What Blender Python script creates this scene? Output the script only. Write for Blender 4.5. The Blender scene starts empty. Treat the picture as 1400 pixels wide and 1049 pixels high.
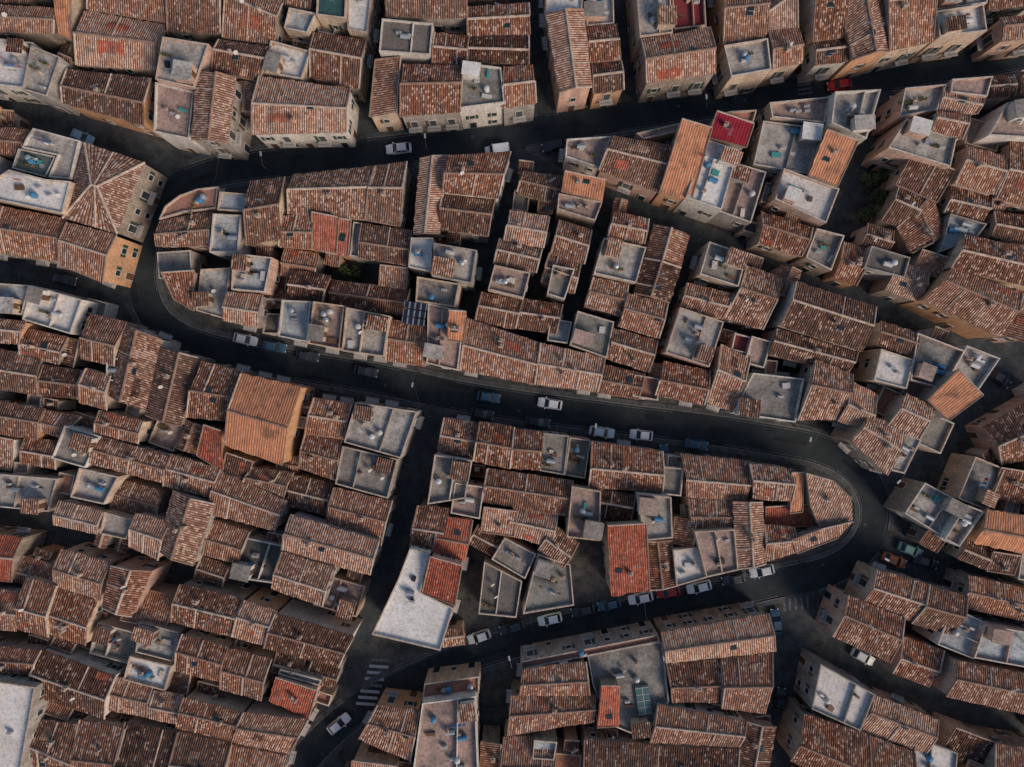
import bpy, math, random
import numpy as np
from mathutils import Vector, noise
random.seed(7)
S=0.125; H=116.0; CX,CY=700.0,524.5
def W(px,py,z=0.0):
    k=(H-z)/H
    return ((px-CX)*S*k,(CY-py)*S*k)
sc=bpy.context.scene
COL=sc.collection
# ------------------------------------------------------------------ materials
class NT:
    def __init__(s,name,rough=0.9,spec=0.2):
        s.m=bpy.data.materials.new(name); s.m.use_nodes=True
        s.t=s.m.node_tree; s.b=s.t.nodes['Principled BSDF']
        s.b.inputs['Roughness'].default_value=rough
        s.b.inputs['Specular IOR Level'].default_value=spec
    def n(s,typ,**kw):
        x=s.t.nodes.new(typ)
        for k,v in kw.items(): setattr(x,k,v)
        return x
    def l(s,a,b): s.t.links.new(a,b)
    def math(s,op,a,b=None,c=None):
        x=s.n('ShaderNodeMath',operation=op)
        for i,v in enumerate((a,b,c)):
            if v is None: continue
            if isinstance(v,(int,float)): x.inputs[i].default_value=v
            else: s.l(v,x.inputs[i])
        return x.outputs[0]
    def noise(s,vec,scale,detail=3,rough=0.6):
        x=s.n('ShaderNodeTexNoise'); x.inputs['Scale'].default_value=scale
        x.inputs['Detail'].default_value=detail; x.inputs['Roughness'].default_value=rough
        s.l(vec,x.inputs['Vector']); return x.outputs['Fac']
    def ramp(s,fac,stops):
        x=s.n('ShaderNodeValToRGB'); e=x.color_ramp.elements
        while len(e)<len(stops): e.new(0.5)
        for i,(p,c) in enumerate(stops):
            e[i].position=p; e[i].color=(c[0],c[1],c[2],1) if not isinstance(c,(int,float)) else (c,c,c,1)
        s.l(fac,x.inputs['Fac']); return x.outputs['Color']
    def mix(s,fac,a,b,mode='MIX'):
        x=s.n('ShaderNodeMix',data_type='RGBA',blend_type=mode)
        if isinstance(fac,(int,float)): x.inputs['Factor'].default_value=fac
        else: s.l(fac,x.inputs['Factor'])
        for i,v in ((6,a),(7,b)):
            if isinstance(v,tuple): x.inputs[i].default_value=(v[0],v[1],v[2],1)
            else: s.l(v,x.inputs[i])
        return x.outputs[2]
    def bump(s,h,strength,dist):
        x=s.n('ShaderNodeBump'); x.inputs['Strength'].default_value=strength; x.inputs['Distance'].default_value=dist
        s.l(h,x.inputs['Height']); s.l(x.outputs[0],s.b.inputs['Normal'])

def tile_mat(name,dark,mid,light,pale=0.12,patch=1.0,cw=0.36,ch=0.42,gr=0.16,grey=0.32,bs=1.0):
    t=NT(name,0.95,0.1)
    uv=t.n('ShaderNodeUVMap').outputs[0]
    sep=t.n('ShaderNodeSeparateXYZ'); t.l(uv,sep.inputs[0])
    oi=t.n('ShaderNodeObjectInfo').outputs['Random']
    oi2=t.math('FRACT',t.math('MULTIPLY',oi,7.31))
    geo=t.n('ShaderNodeNewGeometry').outputs['Position']
    big=t.noise(geo,0.32,3,0.65); med=t.noise(geo,1.3,3,0.75)
    u=t.math('ADD',t.math('DIVIDE',sep.outputs[0],cw),t.math('MULTIPLY',med,0.5))
    fu=t.math('FLOOR',u); fr=t.math('FRACT',u)
    wn1=t.n('ShaderNodeTexWhiteNoise',noise_dimensions='1D'); t.l(fu,wn1.inputs['W'])
    v=t.math('ADD',t.math('DIVIDE',sep.outputs[1],ch),wn1.outputs['Value'])
    fv=t.math('FLOOR',v); frv=t.math('FRACT',v)
    cmb=t.n('ShaderNodeCombineXYZ'); t.l(fu,cmb.inputs[0]); t.l(fv,cmb.inputs[1]); t.l(t.math('MULTIPLY',oi,91.0),cmb.inputs[2])
    wn=t.n('ShaderNodeTexWhiteNoise',noise_dimensions='3D'); t.l(cmb.outputs[0],wn.inputs['Vector'])
    cs=t.n('ShaderNodeCombineXYZ'); t.l(t.math('MULTIPLY',u,0.9),cs.inputs[0]); t.l(t.math('MULTIPLY',sep.outputs[1],0.35),cs.inputs[1]); t.l(t.math('MULTIPLY',oi,40.0),cs.inputs[2])
    streak=t.noise(cs.outputs[0],1.0,3,0.75)
    f=t.math('ADD',t.math('MULTIPLY',wn.outputs['Value'],0.34),t.math('MULTIPLY',big,0.6*patch))
    f=t.math('ADD',f,t.math('MULTIPLY',med,0.55)); f=t.math('ADD',f,t.math('MULTIPLY',oi,0.34))
    f=t.math('ADD',f,t.math('MULTIPLY',streak,0.75))
    f=t.math('SUBTRACT',f,0.80)
    c=t.ramp(f,[(0.08,dark),(0.48,mid),(0.92,light)])
    c=t.mix(t.math('MULTIPLY',oi2,grey),c,t.mix(f,(0.10,0.075,0.062),(0.38,0.27,0.215)))
    pl=t.math('GREATER_THAN',t.math('ADD',wn.outputs['Value'],t.math('MULTIPLY',t.math('ADD',med,streak),0.6)),1.52-pale)
    c=t.mix(t.math('MULTIPLY',pl,0.55),c,(0.62,0.46,0.36))
    lich=t.ramp(t.math('ADD',big,t.math('MULTIPLY',streak,0.5)),[(0.78,0.0),(0.95,1.0)])
    c=t.mix(t.math('MULTIPLY',lich,0.6),c,(0.06,0.052,0.045))
    s=t.math('SINE',t.math('MULTIPLY',fr,math.pi))
    c=t.mix(0.95,c,t.ramp(s,[(0.0,gr),(0.65,1.0)]),'MULTIPLY')
    c=t.mix(0.35,c,t.ramp(frv,[(0.0,0.5),(0.14,1.0)]),'MULTIPLY')
    t.l(c,t.b.inputs['Base Color'])
    h=t.math('ADD',t.math('MULTIPLY',s,1.0),t.math('MULTIPLY',frv,0.3))
    h=t.math('ADD',h,t.math('MULTIPLY',wn.outputs['Value'],0.4))
    t.bump(h,bs,0.12)
    return t.m
def plaster(name,col,stain=0.5,sc_=0.5,dirt=(0.10,0.09,0.085),streak=False):
    t=NT(name,0.92,0.15)
    geo=t.n('ShaderNodeNewGeometry').outputs['Position']
    oi=t.n('ShaderNodeObjectInfo').outputs['Random']
    mp=t.n('ShaderNodeMapping'); t.l(geo,mp.inputs['Vector'])
    if streak: mp.inputs['Scale'].default_value=(1,1,0.25)
    a=t.noise(mp.outputs[0],sc_,4,0.7); b=t.noise(mp.outputs[0],sc_*6,3,0.7)
    f=t.math('ADD',t.math('MULTIPLY',a,0.75),t.math('MULTIPLY',b,0.45))
    fac=t.ramp(f,[(0.5,0.0),(0.68,1.0)])
    c=t.mix(t.math('MULTIPLY',fac,stain),tuple(col),dirt)
    c=t.mix(t.math('MULTIPLY',oi,0.28),c,(0.36,0.285,0.23))
    sp=t.noise(geo,2.3,4,0.8)
    c=t.mix(0.8,c,t.ramp(sp,[(0.32,0.35),(0.48,0.92),(0.7,1.0)]),'MULTIPLY')
    t.l(c,t.b.inputs['Base Color']); t.bump(b,0.3,0.05)
    return t.m
def simple(name,col,rough=0.6,spec=0.3,metal=0.0):
    t=NT(name,rough,spec); t.b.inputs['Metallic'].default_value=metal
    geo=t.n('ShaderNodeNewGeometry').outputs['Position']
    f=t.noise(geo,6,2,0.6)
    c=t.mix(0.5,tuple(col),t.ramp(f,[(0.3,0.6),(0.7,1.0)]),'MULTIPLY')
    t.l(c,t.b.inputs['Base Color']); return t.m
def paint(name,col,rough=0.35,spec=0.5,metal=0.0):
    t=NT(name,rough,spec); t.b.inputs['Base Color'].default_value=(*col,1); t.b.inputs['Metallic'].default_value=metal
    return t.m
def stripes(name,a,b,period):
    t=NT(name,0.7,0.2)
    uv=t.n('ShaderNodeUVMap').outputs[0]
    sep=t.n('ShaderNodeSeparateXYZ'); t.l(uv,sep.inputs[0])
    fr=t.math('FRACT',t.math('DIVIDE',sep.outputs[0],period))
    s=t.math('SINE',t.math('MULTIPLY',fr,math.pi))
    geo=t.n('ShaderNodeNewGeometry').outputs['Position']
    f=t.noise(geo,1.2,4,0.7)
    c=t.mix(t.ramp(s,[(0.2,0.0),(0.6,1.0)]),tuple(a),tuple(b))
    c=t.mix(0.6,c,t.ramp(f,[(0.3,0.5),(0.7,1.0)]),'MULTIPLY')
    t.l(c,t.b.inputs['Base Color']); t.bump(s,0.6,0.06); return t.m

T={
'b':tile_mat('roof_tiles_brown',(0.085,0.040,0.029),(0.31,0.137,0.086),(0.60,0.34,0.235),0.11),
't':tile_mat('roof_tiles_tan',(0.14,0.072,0.050),(0.44,0.225,0.15),(0.70,0.46,0.345),0.25),
'd':tile_mat('roof_tiles_dark',(0.042,0.024,0.019),(0.17,0.082,0.056),(0.40,0.225,0.16),0.0),
'o':tile_mat('roof_tiles_orange',(0.46,0.20,0.11),(0.62,0.28,0.155),(0.70,0.35,0.21),-0.6,0.3,0.40,0.9,0.72,0.05,0.5),
'r':tile_mat('roof_tiles_red',(0.20,0.058,0.038),(0.44,0.125,0.078),(0.56,0.22,0.14),-0.1,0.7,gr=0.45,grey=0.15,bs=0.7),
'c':stripes('roof_sheet_crimson',(0.20,0.012,0.025),(0.30,0.018,0.036),0.5),
}
F={
'w':plaster('terrace_white',(0.78,0.76,0.73),0.4,0.35,(0.36,0.33,0.30)),
'l':plaster('terrace_light_grey',(0.50,0.475,0.44),0.7,0.4,(0.16,0.148,0.135)),
'm':plaster('terrace_grey',(0.29,0.275,0.255),0.7,0.4,(0.09,0.086,0.078)),
'k':plaster('terrace_dark_grey',(0.12,0.12,0.118),0.5,0.4,(0.04,0.04,0.04)),
'p':plaster('terrace_pinkish',(0.46,0.32,0.27),0.6,0.4),
'q':plaster('terrace_terracotta',(0.46,0.19,0.125),0.5,0.5),
'u':plaster('terrace_bluish',(0.48,0.54,0.56),0.6,0.5,(0.17,0.17,0.17)),
'n':plaster('terrace_greenish',(0.235,0.245,0.215),0.6,0.5),
'e':plaster('terrace_teal',(0.03,0.10,0.11),0.3,0.5,(0.02,0.03,0.03)),
'c':plaster('terrace_crimson',(0.22,0.025,0.035),0.3,0.5),
}
WALLS=[plaster('wall_cream',(0.66,0.50,0.37),0.55,0.5,(0.19,0.15,0.12),True),
 plaster('wall_pink',(0.66,0.42,0.32),0.55,0.5,(0.19,0.14,0.12),True),
 plaster('wall_stone',(0.38,0.31,0.25),0.7,0.6,(0.10,0.088,0.078),True),
 plaster('wall_grey',(0.40,0.365,0.33),0.6,0.6,(0.12,0.11,0.10),True),
 plaster('wall_white',(0.74,0.69,0.62),0.45,0.5,(0.24,0.22,0.2),True),
 plaster('wall_ochre',(0.66,0.36,0.19),0.5,0.5,(0.24,0.15,0.1),True)]
M_cap=plaster('mortar_edge',(0.60,0.47,0.38),0.5,0.8,(0.16,0.13,0.11))
M_pcap=plaster('parapet_coping',(0.68,0.61,0.53),0.5,0.8,(0.22,0.19,0.17))
M_eave=plaster('eave_edge',(0.35,0.205,0.145),0.6,0.8)
M_glass=paint('window_glass',(0.02,0.03,0.035),0.12,0.6)
M_sky=paint('skylight_glass',(0.05,0.12,0.12),0.3,0.5)
M_frame=simple('window_frame',(0.5,0.46,0.42))
M_shut=simple('shutter_green',(0.03,0.07,0.05))
M_shut2=simple('shutter_brown',(0.12,0.07,0.045))
M_iron=simple('iron',(0.05,0.05,0.055),0.5)
M_metal=simple('galvanised_metal',(0.38,0.40,0.42),0.45,0.5,0.4)
M_tankb=simple('tank_blue',(0.06,0.20,0.35),0.5)
M_tankw=simple('tank_white',(0.55,0.56,0.57),0.5)
M_ac=simple('ac_white',(0.5,0.49,0.47),0.6)
M_dark=simple('dark_opening',(0.02,0.02,0.022))
M_solar=stripes('solar_cells',(0.25,0.27,0.3),(0.012,0.02,0.04),0.9)
M_wood=simple('door_wood',(0.13,0.07,0.04))
M_cloth=[simple('laundry_white',(0.7,0.7,0.7)),simple('laundry_blue',(0.08,0.2,0.4)),simple('laundry_red',(0.4,0.05,0.06)),simple('tarp_teal',(0.06,0.28,0.26))]
def leafmat(n,c):
    tt=NT(n,0.8,0.2);gg=tt.n('ShaderNodeNewGeometry').outputs['Position']
    f=tt.noise(gg,2.5,3,0.7);cc=tt.ramp(f,[(0.3,tuple(v*0.5 for v in c)),(0.7,tuple(v*1.5 for v in c))]);tt.l(cc,tt.b.inputs['Base Color']);return tt.m
M_leaf=[leafmat('leaf_dark',(0.05,0.07,0.032)),leafmat('leaf_mid',(0.08,0.11,0.045))]

# ------------------------------------------------------------------ mesh builder
class MB:
    def __init__(s): s.v=[];s.f=[];s.mi=[];s.uv=[];s.mats=[]
    def mat(s,m):
        if m not in s.mats: s.mats.append(m)
        return s.mats.index(m)
    def poly(s,pts,m,uv=None):
        i=len(s.v); s.v.extend([tuple(p) for p in pts]); s.f.append(tuple(range(i,i+len(pts)))); s.mi.append(s.mat(m))
        s.uv.extend(uv if uv else [(p[0],p[1]) for p in pts])
    def box(s,c,size,ang,m,top=None):
        hx,hy,hz=size[0]/2,size[1]/2,size[2]/2
        ca,sa=math.cos(ang),math.sin(ang)
        def P(x,y,z): return (c[0]+x*ca-y*sa,c[1]+x*sa+y*ca,c[2]+z)
        q=[P(-hx,-hy,-hz),P(hx,-hy,-hz),P(hx,hy,-hz),P(-hx,hy,-hz),P(-hx,-hy,hz),P(hx,-hy,hz),P(hx,hy,hz),P(-hx,hy,hz)]
        for idx in ((0,3,2,1),(0,1,5,4),(1,2,6,5),(2,3,7,6),(3,0,4,7)): s.poly([q[k] for k in idx],m)
        s.poly([q[k] for k in (4,5,6,7)],top or m,[(0,0),(size[0],0),(size[0],size[1]),(0,size[1])])
    def cyl(s,p,q,r0,r1,m,n=10,cap=True):
        p=Vector(p);q=Vector(q);d=(q-p).normalized()
        a=d.orthogonal().normalized();b=d.cross(a)
        A=[p+(a*math.cos(2*math.pi*i/n)+b*math.sin(2*math.pi*i/n))*r0 for i in range(n)]
        B=[q+(a*math.cos(2*math.pi*i/n)+b*math.sin(2*math.pi*i/n))*r1 for i in range(n)]
        for i in range(n):
            j=(i+1)%n; s.poly([A[i],A[j],B[j],B[i]],m)
        if cap: s.poly(B,m); s.poly(A[::-1],m)
    def strip(s,p,q,w,h,m):
        p=Vector(p);q=Vector(q);d=q-p
        side=Vector((-d.y,d.x,0))
        if side.length<1e-6: return
        side=side.normalized()*w/2; up=Vector((0,0,h)); dn=Vector((0,0,-0.06))
        a=[p+side+dn,p+side*0.5+up,p-side*0.5+up,p-side+dn]; b=[q+side+dn,q+side*0.5+up,q-side*0.5+up,q-side+dn]
        for i in range(3): s.poly([a[i],a[i+1],b[i+1],b[i]][::-1],m)
        s.poly(a[::-1],m); s.poly(b,m)
    def obj(s,name,parent=None,smooth=False):
        if not s.f: return None
        me=bpy.data.meshes.new(name); me.from_pydata(s.v,[],s.f)
        for m in s.mats: me.materials.append(m)
        me.polygons.foreach_set('material_index',s.mi)
        ul=me.uv_layers.new(name='UVMap'); flat=[]
        for a in s.uv: flat.extend(a)
        ul.data.foreach_set('uv',flat)
        me.update()
        o=bpy.data.objects.new(name,me); COL.objects.link(o)
        if parent: o.parent=parent
        return o
def area(P): return 0.5*sum(P[i][0]*P[(i+1)%len(P)][1]-P[(i+1)%len(P)][0]*P[i][1] for i in range(len(P)))
def inside(p,P):
    x,y=p;r=False;n=len(P)
    for i in range(n):
        x1,y1=P[i];x2,y2=P[(i+1)%n]
        if (y1>y)!=(y2>y) and x<(x2-x1)*(y-y1)/(y2-y1)+x1: r=not r
    return r
def inset(P,d):
    n=len(P);out=[]
    for i in range(n):
        a=Vector(P[i-1]);b=Vector(P[i]);c=Vector(P[(i+1)%n])
        e1=(b-a).normalized();e2=(c-b).normalized()
        n1=Vector((-e1.y,e1.x));n2=Vector((-e2.y,e2.x))
        k=1+n1.dot(n2); k=max(k,0.35)
        out.append(tuple(b+(n1+n2)*(d/k)))
    return out
def ctr(P): return (sum(p[0] for p in P)/len(P),sum(p[1] for p in P)/len(P))

# ------------------------------------------------------------------ streets
MAIN=[(1800,20),(1600,45),(1480,62),(1400,75),(1300,92),(1200,107),(1090,124),(1000,138),(870,157),(760,174),(690,188),(620,196),(545,205),(450,216),(350,226),(285,238),(238,262),(207,300),(195,350),(196,395),(215,438),(260,468),(340,489),(430,504),(520,519),(620,540),(720,556),(850,573),(950,585),(1050,600),(1120,614),(1165,637),(1190,672),(1195,712),(1178,750),(1135,780),(1050,800),(950,822),(850,842),(750,866),(650,895),(570,926),(505,960),(455,998),(415,1040),(380,1090),(330,1200),(280,1400)]
SIDE=[([(-400,0),(0,130),(80,158),(180,198),(238,235)],34),
([(-400,280),(0,365),(90,385),(196,408)],28),
([(-300,630),(0,700),(100,735),(200,765),(300,795),(400,822),(490,842)],18),
([(597,560),(560,680),(522,790),(495,880),(475,975)],22),
([(700,205),(740,228),(820,262),(880,285),(950,317),(1040,352),(1130,387),(1200,415),(1290,447),(1400,500),(1700,620)],20),
([(1195,670),(1250,650),(1330,565),(1390,485),(1500,350)],28),
([(1185,735),(1290,775),(1400,815),(1700,930)],28),
([(1110,860),(1200,912),(1300,958),(1400,1008),(1650,1130)],30),
([(1100,790),(1085,880),(1068,980),(1052,1090),(1010,1350)],44),
([(83,160),(100,80),(122,0),(180,-300)],16),
([(495,205),(503,100),(515,0),(530,-300)],16),
([(745,175),(735,80),(728,0),(715,-300)],16),
([(862,158),(858,80),(850,0),(830,-300)],18),
([(985,140),(980,80),(970,0),(950,-300)],16),
([(1105,122),(1098,60),(1092,0),(1080,-300)],16),
([(560,205),(562,250),(558,330)],12),
([(700,210),(690,290),(660,370),(632,430)],14),
([(830,275),(800,370),(770,430)],12),
([(1215,120),(1180,220),(1145,310),(1130,385)],16),
([(960,325),(925,400),(890,470)],12),
([(1195,415),(1190,490),(1160,520)],14)]
def catmull(P,step=1.2):
    out=[];P=[Vector(p) for p in P];Q=[P[0]*2-P[1]]+P+[P[-1]*2-P[-2]]
    for i in range(1,len(Q)-2):
        a,b,c,d=Q[i-1:i+3]; n=max(2,int((c-b).length/step))
        for k in range(n):
            t=k/n
            out.append(0.5*((2*b)+(c-a)*t+(2*a-5*b+4*c-d)*t*t+(3*b-a-3*c+d)*t**3))
    out.append(P[-1]);return out
def wv(P): return [Vector(W(*p)) for p in P]
main_c=catmull(wv(MAIN),1.0)
side_c=[(catmull(wv(p),1.5),w*S) for p,w in SIDE]
MW=40*S
_na={}
def dist_line(p,L):
    k=id(L)
    if k not in _na: _na[k]=np.array([(q.x,q.y) for q in L])
    a=_na[k]; return float(np.sqrt(((a-np.array((p[0],p[1])))**2).sum(1).min()))
def tangents(L):
    return [(L[min(i+1,len(L)-1)]-L[max(i-1,0)]).normalized() for i in range(len(L))]
M_asph=NT('asphalt',0.85,0.25)
g=M_asph.n('ShaderNodeNewGeometry').outputs['Position']
a=M_asph.noise(g,0.25,4,0.7);b=M_asph.noise(g,12,2,0.7)
c=M_asph.ramp(a,[(0.35,(0.018,0.025,0.029)),(0.65,(0.034,0.043,0.048))])
c=M_asph.mix(0.5,c,M_asph.ramp(b,[(0.3,0.6),(0.7,1.0)]),'MULTIPLY')
M_asph.l(c,M_asph.b.inputs['Base Color']);M_asph.bump(b,0.2,0.02);M_asph=M_asph.m
def cool(name,a_,b_,sc_):
    t=NT(name,0.92,0.15);geo=t.n('ShaderNodeNewGeometry').outputs['Position']
    f=t.math('ADD',t.math('MULTIPLY',t.noise(geo,sc_,4,0.7),0.7),t.math('MULTIPLY',t.noise(geo,sc_*7,3,0.7),0.3))
    t.l(t.ramp(f,[(0.36,a_),(0.64,b_)]),t.b.inputs['Base Color']);return t.m
M_side=cool('side_street_paving',(0.028,0.034,0.037),(0.078,0.086,0.089),0.5)
M_ground=cool('ground_paving',(0.026,0.029,0.030),(0.105,0.102,0.096),0.5)
M_walk=cool('pavement_stone',(0.045,0.049,0.051),(0.115,0.12,0.12),0.7)
M_kerb=cool('kerb_stone',(0.10,0.10,0.10),(0.21,0.208,0.203),1.0)
M_white=simple('road_paint',(0.42,0.44,0.45),0.8)
M_worn=cool('worn_road_paint',(0.05,0.055,0.06),(0.20,0.21,0.22),2.0)
gb=MB();R=1500
gb.poly([(-R,-R,0),(R,-R,0),(R,R,0),(-R,R,0)],M_ground);gb.obj('ground')
def ribbon(name,L,w,z,m):
    t=tangents(L);b=MB()
    for i in range(len(L)-1):
        n0=Vector((-t[i].y,t[i].x));n1=Vector((-t[i+1].y,t[i+1].x))
        b.poly([(*(L[i]-n0*w/2),z),(*(L[i+1]-n1*w/2),z),(*(L[i+1]+n1*w/2),z),(*(L[i]+n0*w/2),z)],m)
    return b.obj(name)
for i,(L,w) in enumerate(side_c): ribbon('side_street',L,w,0.004+0.0005*i,M_side)
ribbon('main_road',main_c,MW,0.02,M_asph)
t=tangents(main_c)
for sgn in (1,-1):
    b=MB()
    for i in range(len(main_c)-1):
        n0=Vector((-t[i].y,t[i].x))*sgn;n1=Vector((-t[i+1].y,t[i+1].x))*sgn
        mid=(main_c[i]+main_c[i+1])/2+n0*(MW/2+0.5)
        if any(dist_line(mid,L)<w/2+0.3 for L,w in side_c): continue
        def P(o,z,k): 
            n=n0 if k==0 else n1; q=main_c[i+k]+n*(MW/2+o); return (q.x,q.y,z)
        fs=[([P(0,0,0),P(0,0,1),P(0,0.12,1),P(0,0.12,0)],M_kerb),([P(0,0.12,0),P(0,0.12,1),P(0.14,0.12,1),P(0.14,0.12,0)],M_kerb),
            ([P(0.14,0.12,0),P(0.14,0.12,1),P(0.95,0.12,1),P(0.95,0.12,0)],M_walk),([P(0.95,0.12,0),P(0.95,0.12,1),P(0.95,0,1),P(0.95,0,0)],M_walk)]
        for q,m in fs: b.poly(q if sgn<0 else q[::-1],m)
    b.obj('pavement')
mk=MB()
def stripe(px,py,lx,ly,ang,m=None):
    x,y=W(px,py);ca,sa=math.cos(ang),math.sin(ang);hx,hy=lx/2,ly/2
    mk.poly([(x+u*ca-v*sa,y+u*sa+v*ca,0.026) for u,v in ((-hx,-hy),(hx,-hy),(hx,hy),(-hx,hy))],m or M_white)
for k in range(8): stripe(521-k*3.0,903+k*8.5,3.3,0.5,math.radians(-4),M_worn if k in(0,4) else None)
for k in range(3): stripe(1099+k*1,116+k*6,2.4,0.28,math.radians(8),M_worn)
for k in range(5): stripe(1104-k*8,824+k*1,0.35,2.0,math.radians(5),M_worn)
for k in range(0,len(main_c)-2):
    for sgn in (1,-1):
        if (k//9)%5==3 : continue
        n0=Vector((-t[k].y,t[k].x))*sgn;n1=Vector((-t[k+1].y,t[k+1].x))*sgn
        q0=main_c[k];q1=main_c[k+1];o=MW/2-0.35
        if any(dist_line(q0+n0*o,L)<w/2+0.6 for L,w in side_c): continue
        pts=[(*(q0+n0*o),0.026),(*(q1+n1*o),0.026),(*(q1+n1*(o+0.08)),0.026),(*(q0+n0*(o+0.08)),0.026)]
        mk.poly(pts if sgn<0 else pts[::-1],M_worn)
M_patch=simple('asphalt_patch',(0.017,0.021,0.024),0.9)
mk.obj('road_marking')
pb=MB();rp_=random.Random(9)
for k in range(30,len(main_c)-30,11):
    q=main_c[k];n0=Vector((-t[k].y,t[k].x));q=q+n0*rp_.uniform(-1.7,1.7);a=math.atan2(t[k].y,t[k].x)
    if rp_.random()<0.6: lx,ly=rp_.uniform(1.5,7),rp_.uniform(0.4,1.0)
    else: lx,ly=0.5,0.5
    ca,sa=math.cos(a),math.sin(a);zz=0.023
    pb.poly([(q.x+u*ca-v*sa,q.y+u*sa+v*ca,zz) for u,v in ((-lx/2,-ly/2),(lx/2,-ly/2),(lx/2,ly/2),(-lx/2,ly/2))],M_patch if lx>1 else M_walk)
pb.obj('road_patches')

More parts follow.
